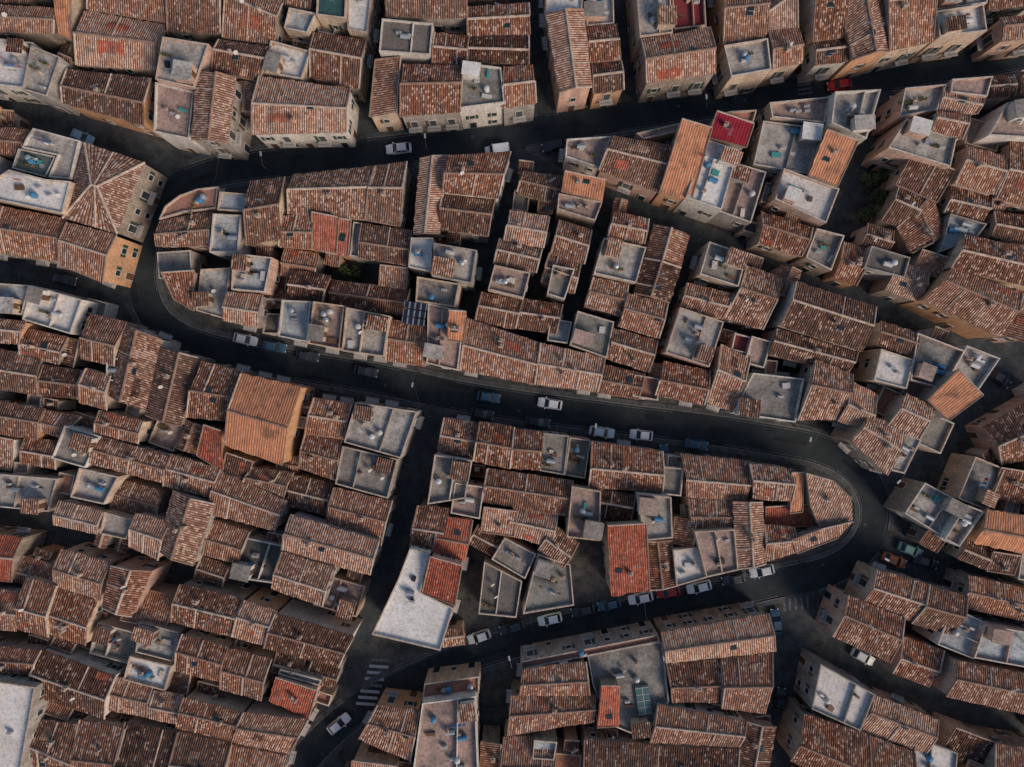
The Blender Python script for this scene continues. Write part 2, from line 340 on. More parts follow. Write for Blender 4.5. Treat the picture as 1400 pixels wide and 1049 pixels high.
# ------------------------------------------------------------------ buildings: kind mat height pts
DATA="""
g b 7 0,5 80,12 72,45 0,40
f w 8 0,48 45,58 30,120 0,112
f l 8 42,62 82,78 64,132 30,122
s o 7 82,0 110,0 98,55 80,48
g b 7 115,15 225,35 212,95 105,88
g b 6 135,0 232,0 228,30 120,12
g d 7 92,95 205,108 195,170 86,140
f l 10 222,50 285,60 265,120 212,108
f p 9 212,112 265,125 258,190 210,180
g b 7 240,0 310,0 300,45 230,42
g t 9 270,97 262,190 310,195 322,108
g b 7 318,0 385,5 375,60 305,50
g d 7 300,55 370,65 355,110 290,95
f u 8 395,10 432,18 420,45 388,38
f w 8 370,55 425,70 412,108 358,98
g b 8 355,105 478,122 472,180 345,182
g d 7 430,45 500,55 490,120 425,105
f e 8 435,0 475,0 472,25 432,20
f w 8 475,0 512,0 502,45 475,40
f k 9 522,25 592,32 588,75 518,70
s b 8 549,82 544,157 505,160 513,82
g b 8 595,45 640,50 636,90 592,86
g b 9 552,88 632,90 628,152 548,158
f m 9 632,85 685,92 690,140 628,148
g b 8 690,92 728,90 732,140 688,148
g b 8 640,10 722,5 724,46 640,50
g b 8 640,52 722,50 722,88 640,82
g d 8 530,0 638,0 638,24 528,22
g t 10 748,20 765,125 808,118 797,14
f w 9 745,0 800,0 796,13 747,18
f w 8 802,0 838,0 840,32 802,36
g b 8 802,38 842,34 848,80 808,84
g b 7 810,86 848,82 852,122 812,128
f l 9 868,0 915,0 920,45 875,50
f c 8 917,0 962,0 966,35 922,40
g t 9 878,55 970,38 978,100 885,112
g b 8 985,0 1045,0 1048,50 990,60
g b 8 1047,5 1082,0 1090,38 1050,43
f l 9 990,62 1050,52 1055,95 1000,105
g b 8 1052,44 1092,40 1097,85 1058,92
g b 8 1105,0 1148,0 1155,50 1112,55
g d 7 1112,57 1158,52 1162,82 1116,88
g t 9 1150,12 1168,80 1215,70 1200,0
g b 9 1202,0 1270,0 1275,56 1217,68
f w 10 1280,15 1345,5 1350,42 1285,50
f l 8 1278,0 1355,0 1350,4 1280,13
g b 8 1368,25 1400,18 1400,48 1372,55
f p 8 1052,140 1135,132 1128,168 1056,160
f l 8 1044,165 1122,175 1105,238 1030,225
f l 10 1142,125 1205,122 1185,190 1137,168
s o 9 1125,182 1167,197 1145,255 1105,240
f w 9 1072,230 1148,258 1130,305 1060,272
g b 7 1042,290 1110,312 1095,350 1038,332
f m 7 1117,312 1155,322 1137,370 1102,352
f l 9 1238,120 1295,115 1282,150 1230,160
g t 9 1290,120 1345,135 1335,155 1285,150
f l 10 1240,162 1310,182 1300,228 1215,202
f p 9 1302,108 1358,104 1350,132 1300,126
g b 10 1282,152 1325,157 1315,190 1275,177
g b 6 1232,248 1264,262 1242,315 1207,300
g b 6 1155,332 1190,342 1170,390 1142,378
f k 7 1192,336 1245,352 1237,380 1182,366
g b 6 1275,265 1292,320 1247,345 1227,312
g b 6 1225,358 1270,372 1255,412 1210,397
f p 9 1378,140 1400,130 1400,190 1352,185
g b 8 1322,200 1375,215 1360,265 1307,250
g b 8 1382,195 1400,200 1400,290 1364,270
g b 7 1302,255 1356,270 1346,300 1292,290
f u 7 1300,292 1350,306 1336,325 1285,345
g b 8 1320,322 1400,347 1400,400 1302,365
g b 8 1302,367 1397,402 1367,460 1264,410
g d 7 1360,290 1400,300 1400,342 1357,322
f p 8 775,190 836,186 820,230 773,214
g b 8 838,187 920,200 900,262 820,232
s o 9 928,170 968,182 945,275 902,262
s c 10 978,155 1028,172 1020,202 967,188
f w 9 965,190 1010,205 987,287 938,270
f b 8 1004,222 1048,235 1027,305 980,288
f q 8 1000,152 1035,150 1030,168 985,155
f p 7 870,182 930,168 926,180 880,190
f q 7 217,300 225,282 245,267 270,258 298,255 295,285 250,290
f u 8 300,262 338,265 338,290 297,287
g b 7 218,303 290,289 285,335 214,336
f u 8 291,292 330,294 325,345 286,345
g b 8 400,240 512,228 502,300 395,292
g b 8 343,248 388,243 384,325 338,335
g b 7 388,296 430,294 425,340 382,336
s r 7 430,293 465,300 458,347 427,341
s r 7 466,300 482,303 476,350 460,348
f u 7 483,303 495,305 490,352 478,350
g d 8 513,228 555,222 546,308 500,300
g b 7 495,306 562,316 558,362 491,352
g b 8 575,218 566,320 600,318 612,214
g b 9 613,214 697,208 680,270 606,262
g b 8 606,265 676,272 666,322 599,312
f u 9 318,346 372,352 362,400 316,396
g t 8 312,400 358,404 352,448 305,438
s b 6 228,375 272,372 265,425 240,410
f l 7 274,368 315,366 306,436 268,425
g b 7 400,370 450,378 440,412 392,406
f u 8 385,410 425,412 420,468 380,460
f p 9 428,412 471,418 464,478 421,470
f l 9 473,420 533,432 525,488 467,480
g d 6 455,384 560,396 552,432 450,416
g b 8 535,438 582,445 580,500 528,492
f l 10 593,332 652,342 645,388 590,377
f m 9 570,378 628,388 622,420 568,412
f w 9 562,325 592,325 589,372 558,365
f p 9 585,415 636,425 626,507 583,497
s o 10.5 614,425 638,427 632,468 612,465
g d 6 716,235 770,242 765,282 708,262
f b 8 764,264 824,276 814,302 762,286
s o 9 772,236 828,248 824,274 768,262
g t 8 698,288 750,297 742,338 690,328
g b 7 684,327 740,341 732,372 676,360
f p 8 676,362 725,373 716,408 667,396
g b 6 660,400 712,411 705,450 650,440
g b 7 640,437 738,470 731,525 630,505
g b 7 766,302 808,315 798,360 754,346
g b 7 752,347 793,361 784,400 740,385
f m 8 756,362 786,368 772,410 748,402
g b 6 716,409 768,417 760,455 706,448
g t 8 740,470 826,490 816,535 732,525
f u 7 752,435 782,440 776,470 748,466
f n 8 790,425 840,440 830,490 779,472
f l 8 826,325 884,338 870,387 812,374
g b 7 840,290 886,300 880,333 832,324
g b 7 895,308 883,352 930,365 942,322
g b 7 882,354 868,400 915,413 930,367
g b 7 812,380 858,390 850,432 800,418
g b 7 860,402 912,416 900,462 846,446
g b 7 840,450 898,466 886,508 830,490
g b 7 826,500 880,512 872,545 816,536
f n 8 970,330 1022,348 1010,392 957,375
g b 7 1022,365 1068,380 1042,450 992,434
g b 7 940,388 1003,402 986,436 930,420
f l 8 930,420 990,440 970,502 910,482
f c 7 1005,455 1030,462 1025,485 1000,478
g b 7 987,472 1025,490 1000,562 968,550
g b 7 907,495 970,508 962,553 897,540
f q 7 868,512 902,518 900,548 865,542
g d 8 1090,386 1197,420 1178,480 1068,445
g d 7 1062,450 1172,482 1160,510 1052,484
f m 7 1030,510 1100,518 1088,578 1002,565
g t 8 1115,492 1165,512 1150,572 1092,574
g b 8 1167,524 1198,540 1185,588 1147,575
g t 8 1188,568 1238,585 1215,650 1165,602
f w 9 1205,477 1250,492 1240,532 1195,520
f m 9 1255,455 1320,480 1290,532 1245,520
s o 9 1302,505 1335,540 1297,575 1268,547
g b 8 1240,540 1275,556 1256,600 1215,582
f l 8 1322,472 1368,490 1337,535 1305,505
g d 7 1205,440 1256,456 1250,488 1200,472
f l 8 1232,588 1260,602 1237,648 1207,640
g b 6 1400,530 1345,585 1370,635 1400,620
f l 7 1265,660 1320,690 1290,735 1237,702
f p 8 1322,690 1346,700 1312,748 1292,737
g o 8 1350,698 1400,712 1400,765 1332,742
g b 7 1200,780 1270,800 1248,850 1180,825
g b 7 1160,815 1236,846 1216,905 1140,870
g b 7 1272,803 1322,816 1302,868 1248,852
g b 7 1236,872 1290,890 1270,938 1222,920
g b 7 1325,788 1400,815 1400,858 1316,830
f u 7 1302,830 1345,850 1332,902 1282,882
f u 8 1347,855 1400,870 1400,920 1332,900
g b 8 1310,905 1400,930 1400,985 1295,952
f w 7 1122,908 1197,950 1177,1000 1110,970
g b 7 1197,952 1282,985 1265,1030 1172,997
g b 7 1100,978 1188,1005 1180,1049 1082,1040
g b 7 1190,1007 1250,1030 1240,1049 1184,1049
f w 7 1252,1008 1310,1030 1305,1049 1245,1049
g b 7 1362,1018 1400,1030 1400,1049 1342,1049
g b 7 932,622 1025,632 1020,685 940,680
g b 7 942,682 1000,687 998,722 945,725
g t 8 1026,635 1085,642 1082,685 1030,682
s o 6 1078,645 1095,645 1097,700 1080,702
s t 7 1095,645 1130,655 1158,680 1163,712 1120,720 1105,690
s t 7 1120,722 1163,712 1145,735 1090,757 1080,737
s r 5.5 1044,692 1104,688 1112,720 1046,720
g t 8 1003,687 1010,777 1046,770 1042,688
g b 7 1046,718 1085,722 1088,755 1046,768
f p 8 950,727 1005,724 1010,780 966,790
f w 8 920,752 962,748 967,790 925,802
f l 9 872,675 918,680 920,736 880,740
g b 7 882,742 889,806 925,800 918,740
s r 8 828,715 880,712 888,806 836,816
f p 9 782,665 822,672 820,740 775,735
g b 6 703,695 762,703 752,748 692,730
g t 7 757,718 790,742 770,775 737,752
f n 7 735,758 780,772 785,828 715,840
f m 7 690,735 733,758 718,792 672,765
f k 6 662,768 714,795 706,845 654,840
g b 7 608,572 655,580 650,625 600,615
g b 7 657,578 702,585 696,640 648,630
g b 7 704,588 742,592 738,642 698,640
f m 7 743,592 778,596 772,650 738,644
f n 7 779,598 808,602 800,655 772,650
g b 8 810,605 905,618 905,672 806,666
f m 8 594,622 645,630 636,682 584,690
g b 7 667,642 782,658 776,705 660,686
f p 8 622,660 662,666 656,710 616,702
g b 8 572,692 614,697 600,755 560,747
g r 8 602,706 645,712 636,766 592,756
s r 10 590,757 633,769 622,828 577,810
f w 10 560,750 588,756 575,810 620,832 602,890 508,868 545,790
g b 8 905,866 1050,840 1059,890 912,906
g b 7 912,908 985,902 985,960 920,960
g b 7 987,902 1055,893 1046,975 988,968
g b 7 900,965 1020,987 1010,1020 890,1015
f m 6 802,890 906,878 915,960 880,1010 830,990 810,935
s r 8 820,932 846,932 846,993 816,995
g b 8 715,916 800,906 805,950 712,950
g b 7 700,952 815,952 812,986 695,1005
f q 7 712,905 900,868 902,878 712,916
f p 8 577,962 650,952 655,1049 560,1049
g b 7 517,965 573,972 560,1040 492,1010
f q 7 580,935 655,925 655,948 577,960
g b 7 690,1008 760,1010 755,1049 680,1049
g b 7 800,1012 900,1020 890,1049 795,1049
g b 7 902,1022 1010,1025 1000,1049 892,1049
f u 7 730,1012 762,1015 758,1040 728,1038
g b 7 0,172 40,178 28,212 0,205
f l 9 45,175 108,192 96,245 66,242 78,212 30,202 35,190
f w 10 62,245 96,248 85,292 2,265 12,232
f e 8 25,203 76,214 62,242 16,230
h t 9 115,195 198,222 160,320 85,298
g b 8 0,275 90,300 80,357 0,340
g b 8 92,305 158,322 140,385 82,362
f u 7 0,385 40,390 30,430 0,425
f w 8 42,390 112,410 96,457 30,437
g b 7 0,432 35,441 25,470 0,465
g b 7 35,450 92,462 80,497 28,486
g b 7 0,472 58,488 50,540 0,525
g b 7 125,430 172,442 155,500 112,490
f l 7 145,490 195,490 190,525 145,520
g b 7 172,445 150,540 198,560 220,465
g b 8 218,475 200,567 246,582 270,490
g b 8 277,495 330,508 316,575 256,570
g o 10 330,512 410,530 385,635 308,608
s r 7 285,580 308,588 305,645 270,622
f p 6 217,570 262,578 236,618 202,605
g b 7 430,545 480,553 470,600 418,592
g b 7 418,594 466,603 460,657 410,640
f l 9 486,550 570,563 548,627 470,605
f m 8 468,610 544,628 530,682 458,662
g d 6 345,640 400,648 386,682 330,667
g d 6 402,650 455,662 446,705 392,690
g b 7 457,668 535,686 520,745 446,722
g b 7 60,500 112,508 105,545 55,540
g b 7 0,542 60,560 50,600 0,588
g b 7 118,505 150,515 145,560 110,550
g b 6 62,562 110,570 85,600 58,590
f m 8 88,582 137,597 116,640 70,627
g b 7 137,562 195,577 188,606 130,592
g t 8 132,597 232,625 222,660 120,632
g b 7 234,622 300,642 290,680 224,664
g b 7 300,645 392,685 375,725 285,702
f l 7 0,645 78,655 66,700 0,690
f l 8 108,640 162,652 142,690 96,680
g b 8 82,685 140,700 132,730 75,717
f l 8 142,700 184,712 172,738 136,730
g t 8 187,703 232,714 215,765 178,747
g t 9 237,672 215,750 264,772 292,690
g b 6 292,712 340,728 325,770 278,758
f k 6 335,735 390,747 374,798 316,790
g t 9 397,705 517,740 505,785 386,754
g t 9 386,756 456,776 440,828 372,805
g r 7 0,728 30,736 15,795 0,792
g b 7 85,752 150,770 136,820 75,800
g b 8 152,775 140,830 180,842 206,782
g b 7 75,802 132,822 116,882 65,866
g b 7 36,790 76,802 65,870 25,860
g b 7 0,802 35,812 20,862 0,857
g b 8 247,800 332,820 316,870 235,850
g b 8 334,822 377,836 362,882 318,870
g b 8 377,840 482,870 462,912 362,886
f l 7 190,850 245,865 236,905 185,892
g b 8 250,868 310,886 300,932 240,917
g b 8 312,887 370,902 356,957 302,942
f w 8 383,915 440,930 436,938 380,922
s r 8 380,922 436,940 422,982 368,958
f w 7 177,897 235,911 225,945 168,930
g b 8 0,882 55,890 45,922 0,917
g b 8 57,890 157,925 142,982 42,950
f w 11 0,927 48,940 22,1049 0,1049
g b 7 157,926 208,940 200,980 146,970
g b 7 212,945 250,952 242,990 205,982
g b 8 252,955 332,975 317,1012 242,995
g b 8 334,975 352,972 420,985 395,1030 318,1014
g b 7 110,985 170,997 160,1049 100,1045
g b 7 172,988 242,1003 232,1049 162,1049
g b 7 244,1002 315,1018 305,1049 234,1049
g b 7 50,985 108,992 98,1045 38,1040
g b 7 317,1020 392,1035 380,1049 308,1049
"""
rng=random.Random(3)
BL=[]
for ln in DATA.strip().split('\n'):
    q=ln.split()
    pts=[tuple(float(a) for a in p.split(',')) for p in q[3:]]
    P2=[]
    for x,y in pts:
        if x<=2:x=-40
        if x>=1398:x=1440
        if y<=2:y=-38
        if y>=1045:y=1086
        P2.append((x,y))
    k=q[0];m=q[1]
    if k=='g' and len(P2)!=4: P2=[P2[0],P2[2],P2[3],P2[4]] if len(P2)==5 else P2[:4]
    if m=='b': m=rng.choice('bbbbtdd') if k!='f' else 'b'
    BL.append([k,m,float(q[2])*0.94+rng.uniform(-0.7,0.7),P2])
# ---- back-yard extensions, sheds and infill houses between the listed roofs
CELL=3;OX,OY=-45,-45;NX,NY=(1490)//CELL,(1140)//CELL
gx_,gy_=np.meshgrid(OX+CELL*(np.arange(NX)+.5),OY+CELL*(np.arange(NY)+.5),indexing='ij')
cov=np.zeros((NX,NY),bool)
def raster(P):
    r=np.zeros((NX,NY),bool);n=len(P)
    for i in range(n):
        x1,y1=P[i];x2,y2=P[(i+1)%n]
        if y1==y2: continue
        cnd=((y1>gy_)!=(y2>gy_))&(gx_<(x2-x1)*(gy_-y1)/(y2-y1)+x1)
        r^=cnd
    return r
for B in BL: cov|=raster(B[3])
street=np.zeros((NX,NY),bool)
def stamp(L,r):
    for q in L:
        px,py=q.x/S+CX,CY-q.y/S
        if not(-90<px<1500 and -90<py<1150): continue
        i0=int((px-r-OX)/CELL);i1=int((px+r-OX)/CELL)+1;j0=int((py-r-OY)/CELL);j1=int((py+r-OY)/CELL)+1
        i0,i1,j0,j1=max(i0,0),min(i1,NX),max(j0,0),min(j1,NY)
        if i1<=i0 or j1<=j0: continue
        sub=(gx_[i0:i1,j0:j1]-px)**2+(gy_[i0:i1,j0:j1]-py)**2<r*r
        street[i0:i1,j0:j1]|=sub
stamp(main_c,MW/2/S+12)
for L,w in side_c: stamp(L,w/2/S+1)
for (a,b_,c_,d) in [(1168,1228,225,312),(790,828,742,822),(448,500,362,392),(662,705,925,1010),(768,812,982,1010),(1060,1110,800,850),(1190,1260,640,700),(480,560,860,960),(636,672,760,860)]:
    cov|=(gx_>a)&(gx_<b_)&(gy_>c_)&(gy_<d)
cents=[(ctr(B[3]),math.atan2(B[3][1][1]-B[3][0][1],B[3][1][0]-B[3][0][0])) for B in BL]
NB0=len(BL)
for (w_,h_) in ((62,44),(46,36),(38,28),(28,22),(20,16)):
    free=np.argwhere(~cov & ~street)
    idx=list(range(len(free)));rng.shuffle(idx)
    for ii in idx[:9000]:
        i,j=free[ii]
        if cov[i,j]: continue
        x,y=float(gx_[i,j]),float(gy_[i,j])
        an=min(cents,key=lambda q:(q[0][0]-x)**2+(q[0][1]-y)**2)[1]
        for da in (0,math.pi/2):
            a=an+da;ca,sa=math.cos(a),math.sin(a);ok=True;bad=0;zh=5.0;k=(H-zh)/H
            for u in (-.5,-.25,0,.25,.5):
                for v in (-.5,-.2,.2,.5):
                    X=x+u*w_*ca-v*h_*sa;Y=y+u*w_*sa+v*h_*ca
                    I_,J_=int((X-OX)/CELL),int((Y-OY)/CELL)
                    gx0,gy0=(X-CX)*k+CX,(Y-CY)*k+CY
                    G,K=int((gx0-OX)/CELL),int((gy0-OY)/CELL)
                    if not(0<=I_<NX and 0<=J_<NY and 0<=G<NX and 0<=K<NY): ok=False;break
                    if street[G,K]: ok=False;break
                    if cov[I_,J_]: bad+=1
                if not ok or bad>3: ok=False;break
            if ok:
                P_=[(x+u*w_*ca-v*h_*sa,y+u*w_*sa+v*h_*ca) for u,v in ((-.5,-.5),(.5,-.5),(.5,.5),(-.5,.5))]
                cov|=raster(P_)
                big=w_>30
                if not big and rng.random()<0.38: break      # stays an open courtyard
                kd=rng.choice('gggssf' if big else 'gsssff');mm=rng.choice('bbdddt') if kd!='f' else rng.choice('mlpkqnl')
                BL.append([kd,mm,rng.uniform(4.8,6.6) if big else rng.uniform(3.0,5.2),P_]);break
NB1=len(BL)
print('infill',NB1-NB0)
for gx in range(-420,1850,72):
    for gy in range(-400,1460,58):
        if -85<gx<1450 and -75<gy<1090: continue
        h=rng.uniform(6,9)
        c=W(gx+33,gy+27)
        if dist_line(c,main_c)<MW/2+5 or any(dist_line(c,L)<w/2+4 for L,w in side_c): continue
        j=lambda:rng.uniform(-4,4)
        q=[(gx+j(),gy+j()),(gx+66+j(),gy+8+j()),(gx+62+j(),gy+54+j()),(gx-4+j(),gy+46+j())]
        kd=rng.choice('gggggf'); BL.append([kd,rng.choice('bbbtd') if kd=='g' else rng.choice('lmwp'),h,q])
def orient(P):
    if area(P)<0: P=[P[1],P[0]]+P[:1:-1]
    return P
for B in BL:
    k,m,h,px=B
    P=orient([W(x,y,h) for x,y in px])
    if k=='g': P=inset(P,-0.12)
    B.append(P)
ALLP=[(B[4],min(p[0] for p in B[4]),max(p[0] for p in B[4]),min(p[1] for p in B[4]),max(p[1] for p in B[4]),B[2]) for B in BL]
def covered(x,y,me,z=0):
    for i,(P,a,b,c,d,h) in enumerate(ALLP):
        if not(a<=x<=b and c<=y<=d) or i==me or h<z: continue
        if inside((x,y),P): return True
    return False
def sn(p,a=0.11): return a*noise.noise(Vector((p[0]*0.45,p[1]*0.45,3.1)))+0.06*noise.noise(Vector((p[0]*1.7,p[1]*1.7,7.7)))
def slope(mb,A,B,C,D,m,th=0.16):
    A,B,C,D=map(Vector,(A,B,C,D))
    L=((B-A).length+(C-D).length)/2;V=((D-A).length+(C-B).length)/2
    nu=max(2,int(L/0.6));nv=max(2,int(V/0.8));ou=rng.uniform(0,50);base={}
    off=rng.uniform(0,40)
    for i in range(nu+1):
        for j in range(nv+1):
            s=i/nu;t_=j/nv
            p=(A*(1-s)+B*s)*(1-t_)+(D*(1-s)+C*s)*t_
            if j==0: p=p+(A-D).normalized()*rng.uniform(-0.10,0.16)
            if i in(0,nu): p=p+(B-A).normalized()*rng.uniform(-0.1,0.1)
            base[i,j]=((p.x,p.y,p.z+sn(p)),(ou+s*L,off+t_*V))
    for i in range(nu):
        for j in range(nv):
            ks=[(i,j),(i+1,j),(i+1,j+1),(i,j+1)]
            mb.poly([base[k][0] for k in ks],m,[base[k][1] for k in ks])
    dn=lambda p:(p[0],p[1],p[2]-th)
    for i in range(nu):
        a=base[i,0][0];b=base[i+1,0][0];mb.poly([dn(a),dn(b),b,a],M_eave)
    for j in range(nv):
        a=base[0,j][0];b=base[0,j+1][0];mb.poly([a,b,dn(b),dn(a)],M_eave)
        a=base[nu,j][0];b=base[nu,j+1][0];mb.poly([b,a,dn(a),dn(b)],M_eave)
    mb.poly([dn(base[0,0][0]),dn(base[0,nv][0]),dn(base[nu,nv][0]),dn(base[nu,0][0])],M_eave)
    if m in (T['o'],T['r'],T['c']): return
    if rng.random()<0.35 and L>5:
        s=rng.uniform(0.25,0.75);mb.strip(A.lerp(B,s)+Vector((0,0,.03)),D.lerp(C,s)+Vector((0,0,.03)),0.26,0.1,M_cap)
    if rng.random()<0.36 and L>4:   # patch of newer / older replacement tiles
        s0=rng.uniform(0.05,0.6);s1=s0+rng.uniform(.15,.35);t0=rng.uniform(.05,.5);t1=t0+rng.uniform(.25,.45)
        f=lambda s,t_:((A*(1-s)+B*s)*(1-t_)+(D*(1-s)+C*s)*t_)
        pm=rng.choice([T['t'],T['d'],T['r'],T['t']]);NN=4
        for i in range(NN):
            for j in range(NN):
                pts=[];uvs=[]
                for (u,v) in ((i,j),(i+1,j),(i+1,j+1),(i,j+1)):
                    s=s0+(s1-s0)*u/NN;t_=t0+(t1-t0)*v/NN;p=f(s,t_);pts.append((p.x,p.y,p.z+sn(p)+0.05));uvs.append((ou+s*L,off+t_*V))
                mb.poly(pts,pm,uvs)
def windows(mb,P,h,me):
    n=len(P)
    for i in range(n):
        a=Vector(P[i]);b=Vector(P[(i+1)%n]);L=(b-a).length
        if L<2.2: continue
        e=(b-a)/L;o=Vector((e.y,-e.x));ang=math.atan2(e.y,e.x)
        cnt=max(1,int(L/2.9))
        rd=dist_line((a+b)/2+o*1.5,main_c)<MW/2+3.5
        for k in range(cnt):
            q=a+e*(L*(k+0.5)/cnt)
            zz=0;fl=0
            while zz+2.9<h:
                z=zz+1.75
                t1=q+o*0.7
                if not covered(t1.x,t1.y,me,z) and rng.random()<(0.9 if rd else 0.6):
                    door=(fl==0 and (k%2==0)); bal=fl>0 and rng.random()<(0.55 if rd else 0.2)
                    wd,hg=(1.1,2.2) if door or bal else (0.85,1.3)
                    zc=zz+hg/2+(0.15 if door or bal else 1.0)
                    c=q+o*0.02
                    mb.box((c.x,c.y,zc),(wd,0.06,hg),ang,M_wood if door and rng.random()<.6 else M_glass)
                    f=q+o*0.04
                    for sx in(-1,1):
                        ff=f+e*sx*(wd/2+0.06);mb.box((ff.x,ff.y,zc),(0.12,0.12,hg+0.2),ang,M_frame)
                        if not door and rng.random()<0.5:
                            ss=q+o*0.09+e*sx*(wd/2+0.36);mb.box((ss.x,ss.y,zc),(0.44,0.05,hg),ang,M_shut if me%2 else M_shut2)
                    mb.box((f.x,f.y,zc+hg/2+0.07),(wd,0.14,0.14),ang,M_frame)
                    if not door: 
                        f2=q+o*0.09;mb.box((f2.x,f2.y,zc-hg/2-0.05),(wd,0.22,0.08),ang,M_frame)
                    if bal:
                        t2=q+o*1.3
                        if not covered(t2.x,t2.y,me,0):
                            bw=min(2.2,L/cnt-0.3);bc=q+o*0.47
                            mb.box((bc.x,bc.y,zz+0.03),(bw,0.9,0.14),ang,M_frame)
                            for (u,v,lu,lv) in ((0,0.88,bw,0.04),(-bw/2+0.03,0.46,0.04,0.84),(bw/2-0.03,0.46,0.04,0.84)):
                                rr=q+o*v+e*u;mb.box((rr.x,rr.y,zz+1.1),(lu,lv,0.05),ang,M_iron)
                            nb=int(bw/0.22)
                            for u in range(nb+1):
                                rr=q+o*0.88+e*(-bw/2+0.03+(bw-0.06)*u/nb);mb.box((rr.x,rr.y,zz+0.58),(0.025,0.025,0.95),ang,M_iron)
                zz+=3.0;fl+=1
def chimney(mb,x,y,z,ang,s=1):
    mb.box((x,y,z+0.3),(0.6*s,0.5*s,1.2),ang,rng.choice(WALLS[:4]))
    mb.box((x,y,z+0.95),(0.78*s,0.68*s,0.12),ang,M_cap)
    mb.box((x,y,z+1.10),(0.34,0.26,0.2),ang,M_eave)
def antenna(mb,x,y,z):
    mb.cyl((x,y,z-0.4),(x,y,z+2.2),0.03,0.02,M_metal,5)
    a=rng.uniform(0,3.1);mb.box((x,y,z+2.0),(1.3,0.04,0.04),a,M_metal)
    for k in range(5):
        d=-0.55+k*0.27;mb.box((x+d*math.cos(a),y+d*math.sin(a),z+2.02),(0.03,0.6-0.05*k,0.03),a,M_metal)
def dish(mb,x,y,z):
    d=Vector((0.55,-0.65,0.5)).normalized();c=Vector((x,y,z+0.8))
    mb.cyl((x,y,z-0.3),(x,y,z+0.8),0.04,0.04,M_metal,6)
    a=d.orthogonal().normalized();b=d.cross(a);n=12
    ring=lambda r,o:[c+d*o+(a*math.cos(2*math.pi*i/n)+b*math.sin(2*math.pi*i/n))*r for i in range(n)]
    r0=ring(0.2,0.02);r1=ring(0.38,0.12)
    mb.poly(r0,M_ac)
    for i in range(n):
        j=(i+1)%n;mb.poly([r0[i],r0[j],r1[j],r1[i]],M_ac)
    mb.cyl(c,c+d*0.45,0.02,0.02,M_metal,4)
def tank(mb,x,y,z,ang):
    m=rng.choice([M_tankw,M_metal,M_tankb,M_metal,M_ac])
    if rng.random()<0.5:
        mb.cyl((x,y,z+0.02),(x,y,z+0.95),0.45,0.45,m,14);mb.cyl((x,y,z+0.95),(x,y,z+1.1),0.45,0.16,m,14)
    else:
        ca,sa=math.cos(ang),math.sin(ang)
        mb.cyl((x-ca*0.7,y-sa*0.7,z+0.55),(x+ca*0.7,y+sa*0.7,z+0.55),0.38,0.38,m,14)
        for s_ in(-0.45,0.45): mb.box((x+ca*s_,y+sa*s_,z+0.12),(0.12,0.7,0.22),ang,M_iron)
def ac(mb,x,y,z,ang):
    mb.box((x,y,z+0.36),(0.85,0.34,0.62),ang,M_ac);mb.box((x,y,z+0.69),(0.6,0.22,0.04),ang,M_metal)
def pots(mb,x,y,z,ang):
    for k in range(rng.randint(2,4)):
        X=x+0.55*k*math.cos(ang);Y=y+0.55*k*math.sin(ang)
        mb.cyl((X,Y,z),(X,Y,z+0.32),0.15,0.2,T['o'],8)
        for _ in range(26):
            p=Vector((X+rng.gauss(0,.15),Y+rng.gauss(0,.15),z+rng.uniform(.3,.8)));u=Vector((rng.gauss(0,1),rng.gauss(0,1),rng.gauss(0,.5))).normalized()*0.12;w=u.orthogonal().normalized()*0.07
            mb.poly([p-u,p-w,p+u,p+w],rng.choice(M_leaf))
def laundry(mb,x,y,z,ang):
    ca,sa=math.cos(ang),math.sin(ang)
    for s_ in(-1.5,1.5): mb.cyl((x+ca*s_,y+sa*s_,z),(x+ca*s_,y+sa*s_,z+1.9),0.03,0.03,M_metal,5)
    mb.box((x,y,z+1.85),(3,0.015,0.015),ang,M_metal)
    for k in range(4):
        s_=-1.1+k*0.7;mb.box((x+ca*s_,y+sa*s_,z+1.4),(0.5,0.05,0.85),ang+rng.uniform(-.1,.1),rng.choice(M_cloth[:3]))
